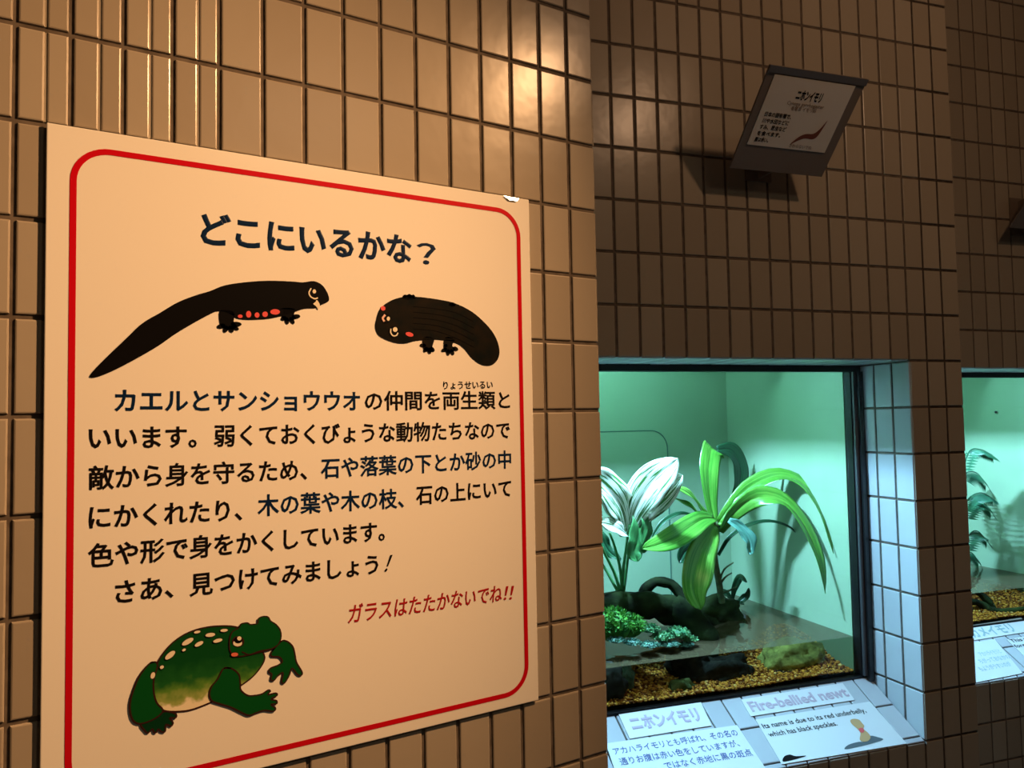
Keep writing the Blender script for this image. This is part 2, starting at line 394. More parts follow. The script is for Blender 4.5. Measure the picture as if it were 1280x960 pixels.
def draw(name, pts, m, parent, layer=1, smooth=4):
    q = [S(x, y, .0004+.0003*layer) for x, y in pts]
    return flat(name, smooth_loop(q, smooth) if smooth else q, m, parent)
def ell(cx, cy, rx, ry, rot=0, n=18):
    a = math.radians(rot); return [(cx+rx*math.cos(t)*math.cos(a)-ry*math.sin(t)*math.sin(a), cy+rx*math.cos(t)*math.sin(a)+ry*math.sin(t)*math.cos(a)) for t in [2*math.pi*i/n for i in range(n)]]
def stroke(name, pts, w, m, parent, layer=2):
    q = spline([S(x, y, .0004+.0003*layer) for x, y in pts], len(pts)*5); L, R = [], []
    for i, p in enumerate(q):
        t = (q[min(i+1, len(q)-1)]-q[max(i-1, 0)]).normalized(); s_ = Vector((-t.z, 0, t.x)); L.append(p+s_*w/2); R.append(p-s_*w/2)
    return obj(name, (L+R, [(i, i+1, len(q)+i+1, len(q)+i) for i in range(len(q)-1)]), m, parent)
M_CREAM = mat('print_cream', (.8, .72, .55), .3); M_PINK = mat('print_pink', (.75, .10, .10), .3)
M_NEWT = mat('print_newt_black', (.0045, .004, .004), .3, .12)
M_SALA = mat('print_salamander', rough=.3, spec=.12, build=noisy((.004, .006, .006), (.012, .009, .006), 45))
# newt
nw = draw('newt_drawing', [(112, 471), (120, 460), (140, 440), (160, 421), (178, 404), (200, 391), (222, 378), (245, 369), (262, 364), (280, 357), (305, 353), (335, 351), (365, 352), (378, 353),
    (392, 351.5), (402, 356), (408, 364), (411, 372), (410, 377), (402, 381), (395, 385), (380, 386), (368, 390), (352, 395), (330, 399), (300, 399), (290, 394), (283, 391), (272, 389), (262, 393), (240, 405), (220, 417), (200, 431), (180, 443), (160, 454), (140, 464), (122, 471)], M_NEWT, sg, 1)
draw('belly', [(293, 394), (308, 389), (330, 389), (352, 387), (351, 394), (335, 398), (312, 399.5), (298, 398)], M_NEWT, nw, 2)
for cx, cy, rx, ry in ((300, 395.5, 3, 2.2), (310.5, 393, 3.2, 4.2), (321, 394, 3, 3.3), (331, 393, 3.4, 3.4), (343.5, 390, 6, 3.4)):
    draw('belly_spot', ell(cx, cy, rx, ry), M_PINK, nw, 3)
def foot(parent, m, leg, toes, w, layer=1, name='foot'):
    """a drawn foot: leg polygon plus rounded toes"""
    draw('leg', leg, m, parent, layer, 3)
    for x0, y0, x1, y1, r in toes:
        a = math.degrees(math.atan2(y1-y0, x1-x0)); L = math.hypot(x1-x0, y1-y0)/2
        draw('toe', ell((x0+x1)/2, (y0+y1)/2, L+r*.6, r, a, 12), m, parent, layer, 2)
foot(nw, M_NEWT, [(275, 388), (292, 390), (292, 402), (296, 408), (290, 412), (280, 411), (275, 405)], [(280, 407, 273, 408.5, 3), (283, 409, 281, 414, 3), (287, 409, 290, 414, 3), (290, 408, 297, 411.5, 2.6), (290, 405, 300, 405.5, 3)], 0)
foot(nw, M_NEWT, [(350, 386), (368, 386), (367, 394), (370, 398), (364, 401), (356, 401), (352, 396)], [(356, 397, 352.5, 399, 2.6), (358, 398, 359, 404, 2.6), (363, 398, 366.5, 403.5, 2.6), (366, 396, 373.5, 395.5, 2.8)], 0)
draw('eye', ell(393, 367, 7.5, 8), M_NEWT, nw, 2); 
stroke('eye_ring', [(388.5, 360.5), (386, 366), (388, 371), (393, 373.5), (397, 372.5)], .0016, M_CREAM, nw, 3)
draw('eye_glint', ell(392.5, 364.5, 2.2, 2.6), M_CREAM, nw, 3)
draw('mouth', [(391, 380), (394, 377.5), (395.5, 375), (398, 378), (399.5, 382), (398, 387), (395.5, 384), (393, 381.5)], M_CREAM, nw, 3, 2)
# giant salamander
sa = draw('salamander_drawing', [(470, 400), (475, 386), (488, 376), (503, 371.5), (520, 371), (545, 374), (568, 379), (590, 390), (608, 406), (619, 421), (624, 437), (622, 449), (614, 456.5), (602, 456), (590, 448), (581, 437), (572, 430), (558, 426), (540, 424.5), (520, 426), (505, 429.5), (490, 427.5), (474, 420), (469, 410)], M_SALA, sg, 1)
foot(sa, M_SALA, [(529, 422), (542, 423), (540, 434), (541, 439), (535, 440), (529, 436)], [(531, 432, 526, 431.5, 2.4), (533, 435, 530.5, 439, 2.4), (536, 436, 537, 441, 2.4), (539, 435, 541.5, 438.5, 2.4)], 0)
foot(sa, M_SALA, [(556, 422), (568, 424), (565, 432), (569, 437), (562, 441), (555, 438)], [(557, 436, 553, 438.5, 2.4), (560, 438, 560, 443, 2.4), (564, 438, 566, 442.5, 2.4), (567, 435, 571, 437, 2.6), (558, 432, 556, 432, 2)], 0)
foot(sa, M_SALA, [(504, 374), (506, 369), (516, 369), (519, 374)], [(506, 371, 505.5, 370, 2.6), (511, 371, 512, 369.5, 2.8), (516, 371, 517, 370.5, 2.6)], 0)
draw('toe', ell(565, 381, 4, 3), M_SALA, sa, 1)
draw('cheek', ell(478.5, 385.5, 2.8, 3, -30), M_PINK, sa, 2); draw('cheek', ell(511.5, 418, 5, 2.6, 15), M_PINK, sa, 2)
draw('eye', ell(492, 415, 6.8, 7.4), M_NEWT, sa, 2); draw('eye', ell(482, 398, 6, 6.5), M_NEWT, sa, 2)
stroke('eye_ring', [(488.2, 411), (488, 416), (491, 419.8), (495, 419.3), (497, 416)], .0016, M_CREAM, sa, 3); draw('eye_glint', ell(493.5, 412, 2.9, 3), M_CREAM, sa, 3)
stroke('eye_ring', [(481, 393.5), (478, 398), (480, 402)], .0026, mat('print_pale_pink', (.8, .5, .42), .3), sa, 3); draw('eye_glint', ell(485, 398.5, 2, 2.6), M_CREAM, sa, 3)
for k in range(5): stroke('back_stripe', [(516, 383+7*k), (545, 386+7*k), (570, 391+8*k), (592, 402+8*k)], .0007, M_NEWT, sa, 2)
# frog
def frog_build(nt, b):
    tc = nt.nodes.new('ShaderNodeTexCoord'); sp = nt.nodes.new('ShaderNodeSeparateXYZ'); nt.links.new(tc.outputs['Object'], sp.inputs[0])
    n = nt.nodes.new('ShaderNodeTexNoise'); n.inputs['Scale'].default_value = 90; nt.links.new(tc.outputs['Object'], n.inputs['Vector'])
    a = nt.nodes.new('ShaderNodeMath'); a.operation = 'MULTIPLY_ADD'; nt.links.new(n.outputs['Fac'], a.inputs[0]); a.inputs[1].default_value = .025; nt.links.new(sp.outputs['Z'], a.inputs[2])
    mr = nt.nodes.new('ShaderNodeMapRange'); nt.links.new(a.outputs[0], mr.inputs['Value'])
    mr.inputs['From Min'].default_value = FROG_Z0+.018; mr.inputs['From Max'].default_value = FROG_Z1+.018
    r = nt.nodes.new('ShaderNodeValToRGB'); e = r.color_ramp.elements
    e[0].color = (.78, .70, .50, 1); e[1].color = (.004, .06, .012, 1); e[0].position = .0
    for pos, c in ((.12, (.30, .36, .10)), (.35, (.09, .22, .03)), (.62, (.012, .10, .018))):
        q = e.new(pos); q.color = (*c, 1)
    nt.links.new(mr.outputs[0], r.inputs[0]); nt.links.new(r.outputs[0], b.inputs['Base Color'])
FROG_Z0, FROG_Z1 = S(245, 884).z-(Z0-.803), S(245, 832).z-(Z0-.803)
M_FROGB = mat('print_frog_body', rough=.3, spec=.15, build=frog_build); M_FROG = mat('print_frog_green', (.003, .072, .012), .3, .15)
M_LINE = mat('print_outline', (.035, .008, .006), .3)
C7 = lambda x, y: (150+x/5.333, 760+y/5.333)      # coordinates on the enlarged survey of the frog
def fd(name, pts, m, layer, parent, outline=True, w=.0016):
    q = [C7(*p) for p in pts]; o = draw(name, q, m, parent, layer, 4)
    if outline: stroke('outline', q+[q[0], q[1]], w, M_LINE, o, layer+.4)
    return o
fr = fd('frog_drawing', [(215, 560), (235, 420), (262, 340), (340, 240), (440, 170), (560, 130), (690, 118), (790, 130), (880, 180), (950, 290), (960, 350), (900, 440), (820, 505), (700, 580), (610, 625), (480, 675), (380, 688), (290, 680), (240, 630)], M_FROGB, 1, sg)
fd('hind_leg', [(200, 365), (235, 358), (250, 385), (225, 470), (225, 560), (245, 630), (285, 682), (230, 735), (140, 768), (90, 750), (68, 690), (70, 610), (110, 490), (150, 420)], M_FROG, 3, fr)
fd('hind_foot', [(140, 770), (220, 735), (285, 690), (330, 690), (372, 705), (370, 730), (330, 730), (352, 760), (340, 785), (305, 775), (300, 820), (275, 822), (255, 805), (240, 828), (225, 825), (215, 805), (185, 830), (165, 815)], mat('print_frog_dark', (.003, .035, .012), .3, .15), 2.5, fr)
fd('front_leg', [(690, 400), (740, 400), (790, 440), (800, 500), (805, 545), (850, 580), (900, 580), (945, 570), (985, 545), (1000, 552), (985, 575), (1035, 565), (1045, 580), (1005, 605), (1040, 615), (1043, 635), (1005, 640), (1035, 665), (1020, 685), (960, 680), (910, 695), (860, 713), (810, 695), (740, 660), (660, 635), (610, 615), (595, 570), (610, 520), (650, 470)], M_FROG, 3, fr)
fd('far_leg', [(1010, 290), (1070, 222), (1110, 220), (1150, 255), (1165, 310), (1175, 360), (1212, 425), (1205, 447), (1180, 440), (1145, 400), (1125, 450), (1095, 497), (1075, 490), (1085, 430), (1050, 450), (1025, 480), (1003, 475), (1010, 440), (992, 425), (1000, 400), (1050, 380), (1080, 355), (1060, 325), (1010, 320)], M_FROG, 2.5, fr)
fd('head', [(790, 130), (805, 105), (845, 97), (870, 108), (915, 100), (920, 70), (950, 55), (985, 58), (1003, 85), (1040, 110), (1068, 150), (1070, 205), (1045, 250), (1000, 275), (940, 290), (860, 310), (780, 320), (735, 290), (728, 220), (745, 160)], M_FROG, 3, fr, True, .0013)
stroke('mouth_line', [C7(*p) for p in ((810, 290), (860, 308), (930, 285), (1000, 272), (1045, 250))], .0014, M_LINE, fr, 3.8)
draw('eye', ell(*C7(785, 222), 7.6, 7), M_LINE, fr, 4); draw('eye_white', ell(*C7(782, 232), 5.6, 4), M_CREAM, fr, 4.4); draw('pupil', ell(*C7(785, 212), 5, 4), M_NEWT, fr, 4.6); draw('eye_glint', ell(*C7(793, 200), 2.6, 2.6), M_CREAM, fr, 5)
draw('cheek', ell(*C7(762, 308), 5.2, 3.1, -5), M_LINE, fr, 4); draw('cheek', ell(*C7(762, 308), 4.4, 2.4, -5), mat('print_cheek', (.72, .16, .10), .3), fr, 4.4)
for x, y, a, b, r_ in ((513, 158, 4, 1.6, -12), (600, 177, 6, 2.4, -8), (692, 147, 4.6, 1.8, -5), (650, 215, 5.8, 2.2, -15), (450, 222, 8, 3, -30), (525, 237, 5.8, 2.4, -28), (333, 312, 7.6, 3.2, -40), (425, 277, 2.4, 1.6, -30), (278, 392, 2.6, 2, -30), (218, 447, 2.6, 4.2, 20)):
    draw('spot', ell(*C7(x, y), a+.7, b+.7, r_), M_LINE, fr, 3.6); draw('spot', ell(*C7(x, y), a, b, r_), M_CREAM, fr, 4)
# white quad added as a bright glint on the top edge, dirt specks
glint_quad = [S(629, 245, .001), S(648, 248.5, .001), S(645, 252, .003), S(636, 250.5, .004)]
c_ = sum(glint_quad, Vector())/4; want = ((SPOT-c_).normalized()+(CAM-c_).normalized()).normalized()
ch = []
for q in glint_quad:                               # tilted to mirror the lamp at the viewer
    r_ = q-c_; ch.append(Vector((q.x, SD-.0022-(r_.x*want.x+r_.z*want.z)/want.y, q.z)))
obj('edge_glint', (ch, [(0, 1, 2, 3)]), mat('glint_white', (.9, .88, .82), .12), sg)

# ------------------------------------------------------------------ tank shell
M_LAMPBODY = mat('lamp_housing', (.6, .62, .62), .4)
def tank(F, uO, label, lamp_label, hatch):
    uE = uO+16*TW; uR = uE-.0255; uL = uO+.012; D1 = .645; zb, zt = -1.06, -.13
    t = thing('terrarium', F.p((uL+uR)/2, .40, zb-.012), label, 'tank')
    obj('back_wall', MB().fbox(F, uL-.012, uR+.012, D1, D1+.012, zb, zt).out(), M_TANKWALL, t)
    obj('side_wall', MB().fbox(F, uR, uR+.012, .172, D1, zb, zt).out(), M_TANKWALL, t)
    obj('side_wall', MB().fbox(F, uL-.012, uL, .172, D1, zb, zt).out(), M_TANKWALL, t)
    obj('tank_bottom', MB().fbox(F, uL-.012, uR+.012, .172, D1+.012, zb-.012, zb).out(), M_TANKWALL, t)
    obj('lid', MB().fbox(F, uL-.012, uR+.012, .172, D1+.012, zt, zt+.012).out(), M_TANKWALL, t)
    obj('front_apron', MB().fbox(F, uL-.012, uR+.012, .156, .172, rowz(6)-.004, zt+.012).out(), M_BLACK, t)
    obj('base_apron', MB().fbox(F, uL-.012, uR+.012, .156, .172, zb-.012, -1.016).out(), M_BLACK, t)
    fr = MB(); f0, f1 = .142, .168; zt2, zb2 = rowz(6)-.0015, -1.0195
    fr.fbox(F, uO+.001, uE-.001, f0, f1, zt2-.013, zt2); fr.fbox(F, uO+.001, uE-.001, .149, .162, zb2, zb2+.0085)
    fr.fbox(F, uE-.0135, uE-.0015, f0-.008, f1, zb2, zt2-.013); fr.fbox(F, uO+.0015, uO+.0135, f0-.008, f1, zb2, zt2-.013)
    fo = obj('window_frame', fr.out(), M_BLACK, t)
    for x0, x1, y0, y1 in ((uE-.0225, uE-.0135, uE-.0255, uE-.0225), (uO+.0135, uO+.0225, uO+.0225, uO+.0255)):
        obj('glazing_bead', MB().fbox(F, x0, x1, f0, f1, zb2+.01, zt2-.013).out(), M_ALU, fo)
        obj('gasket', MB().fbox(F, y0, y1, f0+.006, f1, zb2+.01, zt2-.013).out(), M_BLACK, fo)
    obj('glass_pane', MB().fbox(F, uO+.024, uE-.024, .160, .165, zb2+.01, zt2-.013).out(), M_GLASS, t)
    if hatch:                                   # access hatch in the back wall, a raised panel with a round corner
        (x1, z1) = F.un(834, 575, D1); (x0, z0) = F.un(760, 539.5, D1)
        hx0 = uL+.02; r = .05; out = [F.p(hx0, D1-.0025, zb+.1), F.p(x1, D1-.0025, zb+.1)]
        for i in range(9):
            a = math.pi/2*i/8; out.append(F.p(x1-r+r*math.cos(a), D1-.0025, z0-r+r*math.sin(a)))
        out.append(F.p(hx0, D1-.0025, z0)); n = len(out); back = [q+F.N*.0024 for q in out]
        h = obj('access_hatch', (out+back, [tuple(range(n))]+[(i, (i+1) % n, n+(i+1) % n, n+i) for i in range(n)]), M_TANKWALL, t)
        rim = MB().tube([q-F.N*.0005 for q in out[1:]], .0016, 6)
        obj('hatch_seal', rim.out(), mat('hatch_seal', (.06, .14, .10), .35), h)
    # lamp trough under the lid, open at both ends, running front to back
    lu = uO+.19+2*TW; lz = -.205; ld0, ld1 = .25, .36; hw = .050
    L = thing('tank_lamp', F.p(lu, .30, lz), lamp_label, 'lamp')
    hb = MB().fbox(F, lu-hw, lu+hw, ld0, ld1, lz+.012, lz+.022); hb.fbox(F, lu-hw, lu-hw+.004, ld0, ld1, lz-.022, lz+.012); hb.fbox(F, lu+hw-.004, lu+hw, ld0, ld1, lz-.022, lz+.012)
    obj('housing', hb.out(), M_LAMPBODY, L)
    obj('added_baffle', MB().fbox(F, uL+.004, uR-.004, .375, .379, lz-.084, lz+.012).out(), M_LAMPBODY, L)  # added unseen plate, keeps direct lamp light off the back wall
    for dd in (ld0+.02, ld1-.02): obj('hanger', MB().tube([F.p(lu, dd, lz+.02), F.p(lu, dd, zt)], .004, 8).out(), M_ALU, L)
    l = light('tank_light', 'AREA', F.p(lu, .305, lz+.008), TANK_W, TANK_COL, shape='RECTANGLE', size=.012, size_y=.06)
    l.rotation_euler = (0, 0, T)
    l2 = light('lid_fill_light', 'AREA', F.p(lu, .305, lz+.026), 58, TANK_COL, shape='RECTANGLE', size=.03, size_y=.08)  # added fill lamp, bounces off the lid to brighten the upper walls
    l2.rotation_euler = (math.pi, 0, -T)
    return t
tank(FB, UB, 'green-blue lit terrarium behind the nearer window, with broad-leaved plants and shallow water', 'lamp trough hanging inside the terrarium of the nearer window', True)
tank(FC, UC, 'blue lit terrarium behind the farther window, with feathery palm at its left', 'lamp trough hanging inside the terrarium of the farther window', False)

# ------------------------------------------------------------------ water and gravel
WZ = -.927
def pond(F, uO, label_w, label_g):
    uR, uL = uO+16*TW-.027, uO+.014
    b = MB().fbox(F, uL, uR, .168, .643, -1.055, WZ); 
    fs = [1]*6; fs[1] = 0
    o = obj('pond_water', (b.v, b.f, fs), [M_WATER, M_WATERSIDE]); tag(o, label_w, 'water', kind='stuff')
    return uL, uR
def gravel_h(u, d): return -1.004+max(0, d-.17)*.10+.006*noise.noise(Vector((u*9, d*9, 3.1)))
def hump(u, d, cu, cd, r, h): return h*math.exp(-((u-cu)**2+(d-cd)**2)/(r*r))
M_GRAVEL = mat('gravel', rough=.7, spec=.1)
def gravel_build(nt, b):
    a = nt.nodes.new('ShaderNodeAttribute'); a.attribute_name = 'tint'; r = nt.nodes.new('ShaderNodeValToRGB'); e = r.color_ramp.elements
    e[0].color = (.09, .028, .008, 1); e[1].color = (.90, .55, .18, 1)
    for p, c in ((.25, (.32, .10, .018)), (.5, (.60, .23, .03)), (.75, (.78, .36, .05))): q = e.new(p); q.color = (*c, 1)
    nt.links.new(a.outputs['Fac'], r.inputs[0]); nt.links.new(r.outputs[0], b.inputs['Base Color'])
gravel_build(M_GRAVEL.node_tree, M_GRAVEL.node_tree.nodes['Principled BSDF'])
def gravel(F, uL, uR, humps, label, seed, dmax=.36, count=5200):
    rnd = random.Random(seed)
    def h(u, d): return gravel_h(u, d)+sum(hump(u, d, *q) for q in humps)
    v, f, mi, tn = [], [], [], []; nu, nd = 44, 30
    for j in range(nd+1):
        for i in range(nu+1):
            u = uL+(uR-uL)*i/nu; d = .17+(.47)*j/nd; v.append(F.p(u, d, h(u, d)-.002))
    for j in range(nd):
        for i in range(nu): k = j*(nu+1)+i; f.append((k, k+1, k+nu+2, k+nu+1)); mi.append(0); tn.append(.1)
    bm = bmesh.new(); bmesh.ops.create_icosphere(bm, subdivisions=1, radius=1); bv = [q.co.copy() for q in bm.verts]; bf = [tuple(x.index for x in g.verts) for g in bm.faces]; bm.free()
    for _ in range(count):
        u = rnd.uniform(uL, uR); d = .17+(dmax-.17)*rnd.random()**1.5; r = rnd.uniform(.0022, .0044); z = h(u, d)+rnd.uniform(-.001, .0015)
        k = len(v); t = min(1, max(0, rnd.gauss(.45, .27))); a = rnd.uniform(0, 6.3); sx, sy = rnd.uniform(.8, 1.3), rnd.uniform(.6, .9)
        for q in bv: v.append(F.p(u+r*sx*(q.x*math.cos(a)-q.y*math.sin(a)), d+r*(q.x*math.sin(a)+q.y*math.cos(a)), z+r*sy*q.z))
        for g in bf: f.append(tuple(i+k for i in g)); mi.append(0); tn.append(t)
    o = obj('gravel', (v, f, mi, tn, 1), [M_GRAVEL], smooth=True); tag(o, label, 'gravel', kind='stuff'); return h
gl, gr_ = pond(FB, UB, 'shallow murky water in the nearer terrarium', '')
GH = gravel(FB, gl, gr_, [(.12, .27, .06, .035), (.60, .33, .07, .05)], 'orange and brown gravel on the floor of the nearer terrarium', 3)
cl_, cr_ = pond(FC, UC, 'shallow clear water in the farther terrarium', '')
GHC = gravel(FC, cl_, cr_, [(.42, .40, .12, .03)], 'orange gravel on the floor of the farther terrarium', 5, count=4200)

# ------------------------------------------------------------------ plants of the nearer terrarium
def leaf(F, name, pts, width, nrm, m, parent, fold=.18, n=20, ripple=.0, base_w=.35, carry=False, tipw=None):
    """a leaf blade along a midrib given as (px, py, depth); nrm = blade's facing in (u, d, z)"""
    P = spline([F.P(x, y, d) for x, y, d in pts], n); nv = nrm[0]*F.U+nrm[1]*F.N+nrm[2]*Z; v, bl = [], []
    ks = (-1, -.75, -.4, -.08, 0, .08, .4, .75, 1); prev = None; K = len(ks); o3 = random.random()*30
    for i, p in enumerate(P):
        t = i/n; tg = (P[min(i+1, n)]-P[max(i-1, 0)]).normalized(); sd = tg.cross(nv)
        if carry and prev is not None: sd = prev-tg*prev.dot(tg)
        if sd.length < .05: sd = tg.cross(F.U)
        sd.normalize()
        if prev is not None and sd.dot(prev) < 0: sd = -sd
        prev = sd; up = sd.cross(tg).normalized()
        w = width/2*((base_w+(1-base_w)*math.sin(min(1, t/.5)*math.pi/2)) if t < .5 else max(.015, math.cos((t-.5)/.5*math.pi/2)**.6))
        if tipw and t > .5: w = width/2*(1+(tipw-1)*(t-.5)/.5)
        for k in ks:
            rp = ripple*math.sin(t*15+k*2.5+o3)*abs(k)**2
            v.append(p+sd*w*k+up*(abs(k)**1.3*fold*w+rp-(.0012 if k == 0 else 0))); bl.append((k*2.2+o3, t*.5, o3))
    f = [(i*K+j, i*K+j+1, i*K+j+K+1, i*K+j+K) for i in range(n) for j in range(K-1)]
    o = obj(name, (v, f), m, parent, smooth=True)
    at_ = o.data.attributes.new('blade', 'FLOAT_VECTOR', 'POINT'); at_.data.foreach_set('vector', [c for q in bl for c in q])
    md = o.modifiers.new('t', 'SOLIDIFY'); md.thickness = .0007
    return o
M_DRAC = leafmat('dracaena_leaf', (.05, .22, .02), (.13, .34, .045), .3, .28, 4)
M_DRACL = leafmat('dracaena_leaf_young', (.08, .27, .025), (.19, .40, .06), .3, .28, 4)
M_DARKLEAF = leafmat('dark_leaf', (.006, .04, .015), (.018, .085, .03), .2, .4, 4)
M_BLUELEAF = leafmat('pale_blue_leaf', (.09, .26, .19), (.14, .34, .25), .3, .4, 4)
M_CANE = mat('cane', rough=.7, build=noisy((.035, .05, .02), (.09, .12, .04), 60, .3))
dp = thing('dracaena_plant', FB.P(900, 752, .42), 'tall plant with long arching green strap leaves in the middle of the nearer terrarium', 'plant')
cane = spline([FB.P(x, y, d) for x, y, d in ((903, 760, .42), (899, 730, .42), (893, 695, .415), (896, 672, .41), (894, 652, .41))], 14)
obj('cane', MB().tube(cane, [.009-.0022*i/14 for i in range(15)], 9).out(), M_CANE, dp, True)
tw = MB()
for a in (((897, 735, .42), (906, 722, .41), (915, 716, .40)), ((899, 728, .42), (905, 712, .40), (917, 703, .39)), ((900, 742, .42), (912, 738, .40), (921, 733, .39))):
    tw.tube(spline([FB.P(*q) for q in a], 6), [.0035-.0003*i for i in range(7)], 6)
obj('twig', tw.out(), M_CANE, dp, True)
LV = [  # control points, width, facing, material, fold
    (((894, 655, .41), (888, 622, .42), (886, 590, .43), (888, 572, .445), (890, 562, .452), (893, 562, .468), (895, 570, .474)), .060, (0, -1, .15), M_DRAC, .12),
    (((896, 562, .475), (914, 563, .485), (925, 582, .495), (924, 606, .50), (914, 632, .50)), .055, (.2, -1, .1), M_DARKLEAF, .1),  # back half of the folded leaf, its shade put into the colour
    (((897, 655, .41), (917, 628, .40), (940, 607, .39), (975, 594, .355), (1006, 606, .31), (1028, 640, .26), (1042, 692, .215)), .046, (.1, -.75, .7), M_DRAC, .22),
    (((895, 656, .41), (908, 645, .405), (920, 622, .40), (945, 604, .40), (985, 596, .40)), .026, (-.2, -.8, .6), M_DRACL, .1),
    (((900, 665, .40), (916, 643, .38), (945, 622, .36), (978, 626, .325), (1003, 652, .28), (1022, 694, .235), (1032, 742, .205)), .056, (.35, -.9, .4), M_DRAC, .22),
    (((893, 652, .41), (880, 640, .40), (866, 622, .38), (852, 612, .37), (838, 609, .36)), .024, (0, -.7, .7), M_DRACL, .2),
    (((893, 660, .41), (878, 648, .40), (862, 632, .38), (842, 622, .36)), .020, (0, -.7, .7), M_DRAC, .2),
    (((893, 648, .40), (880, 649, .37), (866, 657, .335), (845, 671, .30), (823, 681, .28), (802, 686, .265)), .058, (.25, -.8, .7), M_DRAC, .2),
    (((893, 656, .40), (886, 672, .35), (876, 694, .31), (869, 722, .285), (869, 742, .275), (876, 762, .27)), .078, (-.1, -1, .2), M_DRACL, .2),
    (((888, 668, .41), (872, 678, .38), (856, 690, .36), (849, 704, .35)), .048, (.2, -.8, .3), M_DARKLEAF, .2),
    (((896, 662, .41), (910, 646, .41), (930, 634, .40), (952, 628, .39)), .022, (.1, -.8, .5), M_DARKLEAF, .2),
]
for pts, w, nr, m, fo_ in LV: leaf(FB, 'leaf', pts, w, nr, m, dp, fo_, ripple=.002, carry=w == .060, tipw=1.0 if w == .060 else None)
leaf(FB, 'torn_leaf', ((911, 650, .37), (924, 659, .36), (935, 672, .35), (938, 684, .345), (936, 693, .34)), .036, (.1, -1, .2), M_BLUELEAF, dp, .3, ripple=.004)
for a in (((890, 662, .42), (872, 648, .40), (852, 642, .38), (832, 650, .37), (820, 664, .365), (814, 676, .36)), ((898, 694, .41), (912, 672, .40), (935, 657, .39), (962, 652, .38), (988, 660, .365), (1004, 678, .36))):
    leaf(FB, 'withered_leaf', a, .012, (.1, -.5, .8), M_DARKLEAF, dp, .5, base_w=.6)
# pale-leaved plant at the left
M_PALE = leafmat('pale_leaf', (.05, .17, .03), (.74, .76, .62), .3, .35, 5, .42, .49)
M_GRN = leafmat('mid_green_leaf', (.03, .16, .05), (.08, .26, .07), .3, .35, 16)
pp = thing('pale_leaved_plant', FB.P(777, 742, .36), 'plant with whitish variegated leaves at left of the nearer terrarium', 'plant')
stems = [((777, 742, .36), (779, 712, .35), (783, 683, .34), (786, 655, .33)), ((778, 742, .36), (775, 710, .35), (768, 682, .34), (762, 666, .33)), ((776, 742, .36), (768, 716, .36), (756, 692, .355), (748, 672, .35)),
         ((779, 742, .36), (783, 712, .36), (786, 690, .355), (794, 655, .35)), ((775, 744, .36), (766, 728, .37), (757, 712, .38), (750, 700, .385))]
for a in stems: obj('stem', MB().tube(spline([FB.P(*q) for q in a], 8), [.0042-.0002*i for i in range(9)], 7).out(), M_GRN, pp, True)
obj_l = [
    (((784, 664, .33), (778, 640, .32), (768, 622, .31), (752, 604, .30), (732, 590, .295)), .095, (.25, -1, .3), M_PALE, .12),
    (((787, 660, .33), (796, 634, .32), (810, 610, .31), (828, 591, .30), (848, 573, .29)), .088, (-.35, -.9, .4), M_PALE, .12),
    (((790, 655, .34), (802, 638, .33), (816, 622, .32), (834, 607, .31), (853, 594, .30)), .082, (.1, -.95, .45), M_PALE, .18),
    (((785, 670, .33), (774, 662, .30), (763, 657, .29), (746, 652, .28)), .042, (.1, -.8, .6), M_PALE, .2),
    (((793, 640, .35), (799, 655, .32), (797, 676, .31), (793, 690, .305), (797, 702, .30)), .056, (.1, -1, .1), M_GRN, .2),
    (((796, 645, .35), (808, 640, .33), (810, 660, .31), (802, 684, .30)), .044, (.4, -1, .1), M_GRN, .2),
    (((776, 700, .37), (762, 690, .38), (752, 672, .385), (748, 655, .39)), .030, (.2, -.9, .4), M_DARKLEAF, .2),
]
for pts, w, nr, m, fo_ in obj_l: leaf(FB, 'leaf', pts, w, nr, m, pp, fo_, ripple=.004)

def clump(F, name, spots, n, size, m, label, cat, seed, group=None):
    """a cushion of tiny leaves: every blade a small bent diamond"""
    rnd = random.Random(seed); v, f = [], []
    for _ in range(n):
        c, r = rnd.choice(spots); a = Vector((rnd.gauss(0, 1), rnd.gauss(0, 1), rnd.gauss(0, 1))).normalized()
        if a.z < -.1: a.z = -a.z*.4
        p = c+Vector((a.x*r[0], a.y*r[0], a.z*r[1]))*rnd.uniform(.75, 1.05)
        dr = (a+.6*Vector((rnd.uniform(-1, 1), rnd.uniform(-1, 1), rnd.uniform(-.4, 1)))).normalized(); sd = dr.cross(Vector((rnd.uniform(-1, 1), rnd.uniform(-1, 1), rnd.uniform(-1, 1)))).normalized()
        L = size*rnd.uniform(.6, 1.3); w = L*.3; k = len(v)
        v += [p-dr*L*.3, p+sd*w, p+dr*L*.7+Vector((0, 0, -L*.15)), p-sd*w]; f += [(k, k+1, k+2, k+3)]
    for c, r in spots:
        b = blob(c, (r[0]*.85, r[0]*.85, r[1]*.85), seed, .2, 2, 2); k = len(v); v += b[0]; f += [tuple(i+k for i in g) for g in b[1]]
    o = obj(name, (v, f), m); return tag(o, label, cat, group)
M_MOSS = leafmat('moss_green', (.02, .11, .015), (.08, .26, .03), .2, .6, 60, streak=False, spec=.2)
M_MOSS2 = leafmat('moss_bluegreen', (.03, .09, .06), (.12, .25, .17), .2, .5, 60, streak=False, spec=.2)
M_MOSS3 = leafmat('creeper_green', (.03, .12, .05), (.13, .30, .12), .2, .35, 60, streak=False, spec=.2)
def at(px, py, d): return FB.P(px, py, d)
clump(FB, 'moss_clump', [(at(768, 783, .26), (.044, .042)), (at(788, 784, .27), (.034, .028)), (at(752, 783, .26), (.038, .038))], 2600, .009, M_MOSS, 'bright green moss mound at the left end of the nearer terrarium, below the pale-leaved plant', 'moss', 1)
